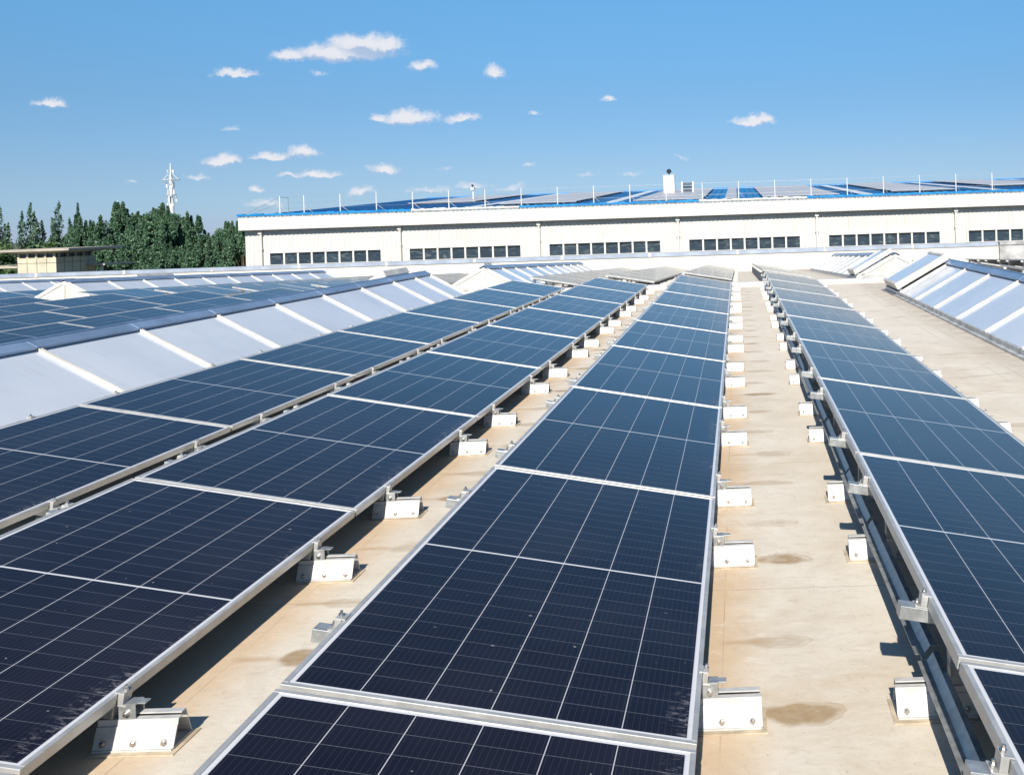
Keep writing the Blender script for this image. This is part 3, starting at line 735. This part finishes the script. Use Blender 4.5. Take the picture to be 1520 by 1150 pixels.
# safety line along the eave
rl = thing('safety_railing', 'white posts with thin wires along the edge of the blue roof', 'railing', T((0, FY, 0)))
pxs = [-26.25, -24.86] + [-22.78 + 2.085*i for i in range(31)]
for x in pxs:
    p = MB().tube((x, -0.30, 2.52), (x, -0.30, 3.62), 0.033, 0.028, 8)
    p.tube((x+0.05, -0.28, 2.95), (x+0.38, 0.15, 2.56), 0.018, n=6).box(x-0.1, x+0.1, -0.40, -0.20, 2.505, 2.53)
    put('post', p.mesh('post', M['tower']), rl)
wr = MB()
for z in (3.56, 3.22, 2.90):
    for a, b_ in zip(pxs, pxs[1:]):
        m_ = (a+b_)/2; wr.path([(a, -0.30, z), (m_, -0.30, z-0.02), (b_, -0.30, z)], 0.005, 5)
wr.path([(-26.25, -0.30, 3.55), (-28.2, -0.30, 2.65)], 0.008, 5); wr.path([(-26.25, -0.30, 3.2), (-27.8, -0.30, 2.65)], 0.008, 5)
wr.path([(-26.25, -0.30, 3.55), (-25.9, 0.0, 3.5), (-25.9, 0.0, 2.6)], 0.012, 5)
put('wire', wr.mesh('wire', M['bolt']), rl)
# things standing on the factory roof
zb3 = roofz(19)
t = thing('roof_stack', 'white square roof stack with a dark round vent on top', 'roof stack', T((-5.13, FY+19, zb3)))
put('casing', MB().box(-0.42, 0.42, -0.42, 0.42, -0.1, 1.48).box(-0.46, 0.46, -0.46, 0.46, 1.481, 1.53).box(-0.05, 0.05, -0.44, -0.421, 0.85, 1.02).mesh('casing', M['tower']), t)
ub = MB()
for i in range(8):
    a0, a1 = i*pi/4, (i+1)*pi/4
    for (r0, h0, r1, h1) in ((0.03, 1.66, 0.16, 1.72), (0.16, 1.72, 0.2, 1.84), (0.2, 1.84, 0.13, 1.97), (0.13, 1.97, 0.02, 2.02)):
        ub.add([(r0*cos(a0), r0*sin(a0), h0), (r0*cos(a1), r0*sin(a1), h0), (r1*cos(a1), r1*sin(a1), h1), (r1*cos(a0), r1*sin(a0), h1)], [(0,1,2,3)])
ub.tube((0,0,1.53), (0,0,1.67), 0.05, n=8)
put('round_vent', ub.mesh('round_vent', M['dark']), t)
t = thing('louvre_rack', 'small grey louvred rack with white posts right of the roof stack', 'louvre', T((-3.73, FY+19, zb3)))
for s in (-1, 1): put('post', MB().box(s*0.42-0.06, s*0.42+0.06, -0.06, 0.06, -0.1, 0.98).mesh('post', M['tower']), t)
for i in range(3): put('slat', MB().box(-0.355, 0.355, -0.1, 0.1, 0.25+0.24*i, 0.40+0.24*i).mesh('slat', M['dark']), t)
t = thing('roof_camera', 'small white camera on a thin pole above the blue roof', 'camera', T((-20.35, FY+19, zb3)))
put('pole', MB().tube((0,0,-0.1), (0,0,1.0), 0.05, n=8).mesh('pole', M['tower']), t)
put('camera_head', MB().box(-0.13, 0.13, -0.2, 0.14, 0.88, 1.08).tube((0.02,-0.1,1.09), (0.02,-0.1,1.32), 0.11, 0.07, 8).mesh('camera_head', M['tower']), t)
put('lens', MB().tube((0.03,-0.2,1.22), (0.03,-0.26,1.22), 0.09, n=8).mesh('lens', M['dark']), t)

# ------------------------------------------------------------------ stair house at the far left
sh = thing('stair_house', 'beige clad stair house with a flat overhanging roof and clerestory windows', 'building', T((-54.9, 78, 0)))
put('wall', MB().box(-3.15, 0, 0, 4.75, -9, 0.08).mesh('wall', M['beige_panel']), sh)
g = MB()
for i in range(5): g.box(-3.15+0.787*i-0.012, -3.15+0.787*i+0.012, -0.012, 0.0, -2, 0.08)
for i in range(6): g.box(0.0, 0.012, 0.95*i-0.012, 0.95*i+0.012, -2, 0.08)
g.box(-3.16, 0.0, -0.012, 0.0, -0.36, -0.335); g.box(0.0, 0.012, 0.0, 4.75, -0.36, -0.335)
put('panel_joint', g.mesh('panel_joint', M['dark']), sh)
put('clerestory_glass', MB().box(-3.02, -0.13, 0.13, 4.62, 0.08, 0.56).mesh('clerestory_glass', M['window']), sh)
for i in range(5):
    put('clerestory_post', MB().box(-3.15+0.72*i, -3.0+0.72*i, 0.0, 0.12, 0.08, 0.50).mesh('clerestory_post', M['beige_panel']), sh)
for i in range(5):
    put('clerestory_post', MB().box(-0.12, 0.0, 0.3+0.98*i, 0.46+0.98*i, 0.08, 0.50).mesh('clerestory_post', M['slab']), sh)
# slab: thin at its rim, underside sloping up to the overhang
o = 1.45; of = 0.62
sl = MB().add([(-3.0,0.15,0.40),(-0.15,0.15,0.40),(-0.15,4.6,0.40),(-3.0,4.6,0.40),(-3.15-o,-of,0.62),(o,-of,0.62),(o,4.75+o,0.62),(-3.15-o,4.75+o,0.62),
    (-3.15-o,-of,0.80),(o,-of,0.80),(o,4.75+o,0.80),(-3.15-o,4.75+o,0.80)], [(0,3,2,1),(0,1,5,4),(1,2,6,5),(2,3,7,6),(3,0,4,7),(4,5,9,8),(5,6,10,9),(6,7,11,10),(7,4,8,11),(8,9,10,11)])
put('roof', sl.mesh('roof', M['slab']), sh)
put('canopy', MB().box(0.02, 1.6, 3.5, 7.5, -0.78, -0.62).mesh('canopy', M['slab']), sh)
put('canopy', MB().box(-7.5, -3.17, 1.0, 4.0, -0.72, -0.52).mesh('canopy', M['slab']), sh)
put('canopy_post', MB().box(0.9, 1.06, 4.0, 4.16, -9, -0.781).mesh('canopy_post', M['tower']), sh)
put('canopy_post', MB().box(-6.4, -6.2, 1.4, 1.6, -9, -0.721).mesh('canopy_post', M['tower']), sh)

# ------------------------------------------------------------------ telecom towers
t = thing('telecom_tower', 'tall white monopole telecom tower with antenna panels above the trees', 'telecom tower', T((-116.6, 200, 0)))
put('mast', MB().tube((0,0,-9), (0,0,9), 0.52, 0.46, 12).tube((0,0,9), (0,0,13.9), 0.34, 0.30, 12).tube((0,0,13.9), (0,0,16.4), 0.16, 0.10, 8).mesh('mast', M['tower']), t)
for z, r_ in ((9.9, 0.95), (12.95, 1.6)):
    ring = MB()
    for i in range(12):
        a0, a1 = i*pi/6, (i+1)*pi/6
        ring.tube((r_*cos(a0), r_*sin(a0), z), (r_*cos(a1), r_*sin(a1), z), 0.07, n=6)
        if i % 2 == 0:
            ring.tube((0,0,z), (r_*cos(a0), r_*sin(a0), z), 0.05, n=6)
            if z > 12: ring.tube((r_*cos(a0), r_*sin(a0), z), (0.3*cos(a0), 0.3*sin(a0), z+1.35), 0.05, n=6)
    put('platform', ring.mesh('platform', M['tower']), t)
for z, hs, ra in ((11.9, 1.2, 0.75), (10.5, 1.0, 0.6), (9.0, 1.3, 0.85), (14.7, 0.6, 0.55), (7.8, 0.7, 0.7)):
    for i in range(3):
        a = i*2*pi/3 + z
        p = MB().box(-0.14, 0.14, -0.1, 0.1, -hs/2, hs/2, T((ra*cos(a), ra*sin(a), z)) @ Matrix.Rotation(a, 4, 'Z')).tube((ra*cos(a), ra*sin(a), z), (0,0,z), 0.05, n=6)
        put('antenna', p.mesh('antenna', M['tower']), t)
t = thing('telecom_tower', 'small white tower top peeking out above the tree crowns', 'telecom tower', T((-127.7, 200, 0)))
put('mast', MB().tube((0,0,-9), (0,0,7.2), 0.42, 0.36, 10).tube((0,0,7.2), (0,0,8.3), 0.5, 0.18, 10).tube((0,0,8.3), (0,0,9.3), 0.08, 0.04, 6).mesh('mast', M['tower']), t)
for s in (-1, 1): put('antenna', MB().box(s*0.62-0.14, s*0.62+0.14, -0.12, 0.12, 6.4, 7.4).box(min(0, s*0.5), max(0, s*0.5), -0.04, 0.04, 6.8, 6.9).mesh('antenna', M['tower']), t)

# ------------------------------------------------------------------ trees beyond the roof
def leaf_mesh(name, centres, radii, n_per, size, mat, rng, up=0.0):
    k = len(centres); N = k*n_per
    c = np.repeat(np.array(centres), n_per, axis=0); rr = np.repeat(np.array(radii), n_per, axis=0)
    d = rng.normal(size=(N, 3)); d /= np.linalg.norm(d, axis=1)[:, None]
    rad = rng.random((N, 1))**0.45
    p = c + d*rad*rr
    a = rng.normal(size=(N, 3)); a[:, 2] += up; a /= np.linalg.norm(a, axis=1)[:, None]
    b_ = np.cross(a, rng.normal(size=(N, 3))); b_ /= np.linalg.norm(b_, axis=1)[:, None]
    s = size*(0.6 + 0.8*rng.random((N, 1)))
    v = np.stack([p - a*s, p + b_*s*0.55, p + a*s, p - b_*s*0.55], axis=1).reshape(-1, 3)
    me = bpy.data.meshes.new(name)
    me.vertices.add(N*4); me.vertices.foreach_set('co', v.ravel())
    me.loops.add(N*4); me.loops.foreach_set('vertex_index', np.arange(N*4))
    me.polygons.add(N); me.polygons.foreach_set('loop_start', np.arange(0, N*4, 4)); me.polygons.foreach_set('loop_total', np.full(N, 4))
    me.update(calc_edges=True); me.materials.append(mat)
    return me
def limb_mesh(h, r, limbs, rng):
    b = MB(); b.tube((0,0,0), (0.05,0.03,h*0.35), r, r*0.75, 9).tube((0.05,0.03,h*0.35), (0,0,h*0.85), r*0.75, r*0.2, 8)
    for (x, y, z) in limbs:
        z0 = h*0.25 + rng.random()*h*0.2
        b.tube((0, 0, min(z0, z*0.8)), (x*0.85, y*0.85, z), r*0.32, r*0.08, 6)
    return b.mesh('trunk', M['bark'])
def broad_tree(seed, h, w_):
    rng = np.random.default_rng(seed); cs, rs = [], []
    while len(cs) < 46:                                   # clumps through an egg-shaped crown
        q = rng.uniform(-1, 1, 3); l = np.linalg.norm(q)
        if 0.45 < l < 1.0:
            taper = 1.0 - 0.30*max(0, q[2])
            cs.append((q[0]*w_*0.5*taper, q[1]*w_*0.5*taper, h*0.56 + q[2]*h*0.37)); s = rng.uniform(0.55, 1.0)*w_/7; rs.append((s, s, s*1.35))
    for i in range(22):                                   # upright shoots breaking the outline
        a = rng.uniform(0, 2*pi); r_ = rng.uniform(0.05, 0.42)*w_
        z = h*(0.97 - 0.5*(r_/w_)) + rng.uniform(-0.2, 1.0)
        for q in range(3): cs.append((r_*cos(a), r_*sin(a), z - 0.55*q)); rs.append((0.14+0.13*q, 0.14+0.13*q, 0.55))
    return leaf_mesh('crown', cs, rs, 260, 0.14, M['leaf'], rng), limb_mesh(h, 0.24, cs[:9], rng)
def poplar(seed, h, w_, spires):
    rng = np.random.default_rng(seed); cs, rs = [], []
    for i in range(spires):
        a = rng.uniform(0, 2*pi); r_ = 0 if i == 0 else rng.uniform(0.12, 0.30)*w_
        top = h*rng.uniform(0.80, 0.97) if i else h
        n = 16
        for q in range(n):
            f_ = q/(n-1); z = h*0.16 + (top-h*0.16)*f_
            rad = w_*(0.235*(1-f_)**0.6 + 0.035)
            cs.append((r_*cos(a) + rng.normal()*0.16*w_/3*(1.2-f_), r_*sin(a) + rng.normal()*0.16*w_/3*(1.2-f_), z)); rs.append((rad, rad, h*0.05))
        for q in range(7):                                # side shoots pointing up
            f_ = rng.uniform(0.2, 0.85); b_ = rng.uniform(0, 2*pi); rr_ = w_*(0.30*(1-f_) + 0.06); z = h*0.16 + (top-h*0.16)*f_
            for k_ in range(3): cs.append((r_*cos(a)+rr_*cos(b_), r_*sin(a)+rr_*sin(b_), z+0.35*k_)); rs.append((0.24-0.06*k_, 0.24-0.06*k_, 0.4))
    return leaf_mesh('crown', cs, rs, int(9000/len(cs)) if spires > 1 else 130, 0.15, M['poplar'], rng, 0.6), limb_mesh(h, 0.15, cs[3:9:2], rng)
BROAD = [broad_tree(i, 13.0, 6.6) for i in range(5)]
POPS = [poplar(20, 14, 3.9, 4), poplar(21, 14, 4.0, 5), poplar(22, 14, 2.4, 1), poplar(23, 14, 3.8, 4)]
def tree(x, y, top, proto, base_h, label, cat_group, wscale=1.0, rz=0.0):
    s = (top + 9.0)/base_h
    t = thing('tree', label, 'tree', T((x, y, -9)) @ Matrix.Rotation(rz, 4, 'Z') @ Matrix.Diagonal((s*wscale, s*wscale, s, 1)), cat_group)
    put('trunk', proto[1], t); put('crown', proto[0], t)
P = 'tall upright poplar '
for x, top, pi_, ws, lab in ((-91.3, 5.2, 1, 1.0, P+'cut by the left photo edge'), (-87.5, 5.5, 0, 1.05, P+'with two spires above the stair house roof'), (-84.0, 5.6, 3, 1.05, P+'with ragged gaps right of the stair house'),
        (-81.6, 5.3, 2, 0.95, 'thin single spire poplar beside the round tree mass')):
    tree(x, 120, top, POPS[pi_], 14, lab, 'poplars at the far left', ws, x)
Bt = 'dense dark green tree '
for i, (x, y, top, ws, lab) in enumerate(((-82.6, 121, 2.7, 0.8, Bt+'low between the thin poplar and the mass'), (-79.6, 118, 4.0, 0.9, Bt+'at the left shoulder of the mass'), (-77.2, 121, 4.1, 0.95, Bt+'in front of the small white tower top'),
        (-74.8, 118, 5.7, 1.05, Bt+'forming the highest crown of the mass'), (-72.0, 122, 5.2, 1.0, Bt+'just left of the telecom mast foot'), (-70.0, 117, 5.0, 0.95, Bt+'directly below the telecom mast'),
        (-67.8, 120, 4.2, 0.95, Bt+'stepping down right of the telecom mast'), (-65.9, 124, 3.0, 0.9, Bt+'in the dip beside the factory'), (-63.3, 121, 3.0, 0.9, Bt+'second left of the factory corner'), (-60.8, 119, 3.0, 0.9, Bt+'touching the left corner of the factory'),
        (-66.9, 133, 4.1, 1.0, Bt+'standing furthest back in the dip'), (-62.0, 131, 3.9, 1.0, Bt+'furthest back beside the factory corner'), (-58.0, 121, 2.4, 0.9, Bt+'mostly hidden behind the factory corner'), (-75.5, 110, 0.8, 1.15, Bt+'low in front of the highest crown'), (-70.5, 109, 1.6, 1.15, Bt+'low in front of the telecom mast'), (-65.5, 110, 1.0, 1.15, Bt+'low in front of the dip'), (-60.5, 109, 1.0, 1.1, Bt+'low in front of the factory corner'),
        (-80.3, 111, 0.4, 1.15, Bt+'low behind the right end of the stair house roof'))):
    tree(x, y, top, BROAD[i % 5], 13.3, lab, 'dark trees beyond the roof', ws, i*1.3)
rng = np.random.default_rng(77)
def shrub_proto(seed):
    rng = np.random.default_rng(seed); cs, rs = [], []
    for i in range(22):
        q = rng.uniform(-1, 1, 3); cs.append((q[0]*2.2, q[1]*2.2, 5.0+q[2]*2.6)); rs.append((0.95, 0.95, 0.8))
    return leaf_mesh('crown', cs, rs, 170, 0.16, M['shrub'], rng), limb_mesh(7.5, 0.15, cs[:5], rng)
SH = [shrub_proto(50), shrub_proto(51)]
for i, (x, y, top, ws, lab) in enumerate(((-91.0, 112, -0.4, 1.2, 'light green bushy tree left of the stair house'), (-87.6, 113, 1.3, 1.1, 'light green bush under the two spired poplar'),
        (-83.6, 113, 1.5, 1.1, 'light green bush under the ragged poplar'), (-66.5, 96, -2.0, 0.9, 'bright low bush right of the stair house canopy'))):
    tree(x, y, top, SH[i % 2], 8.1, lab, 'light green bushes', ws, i*2.1)
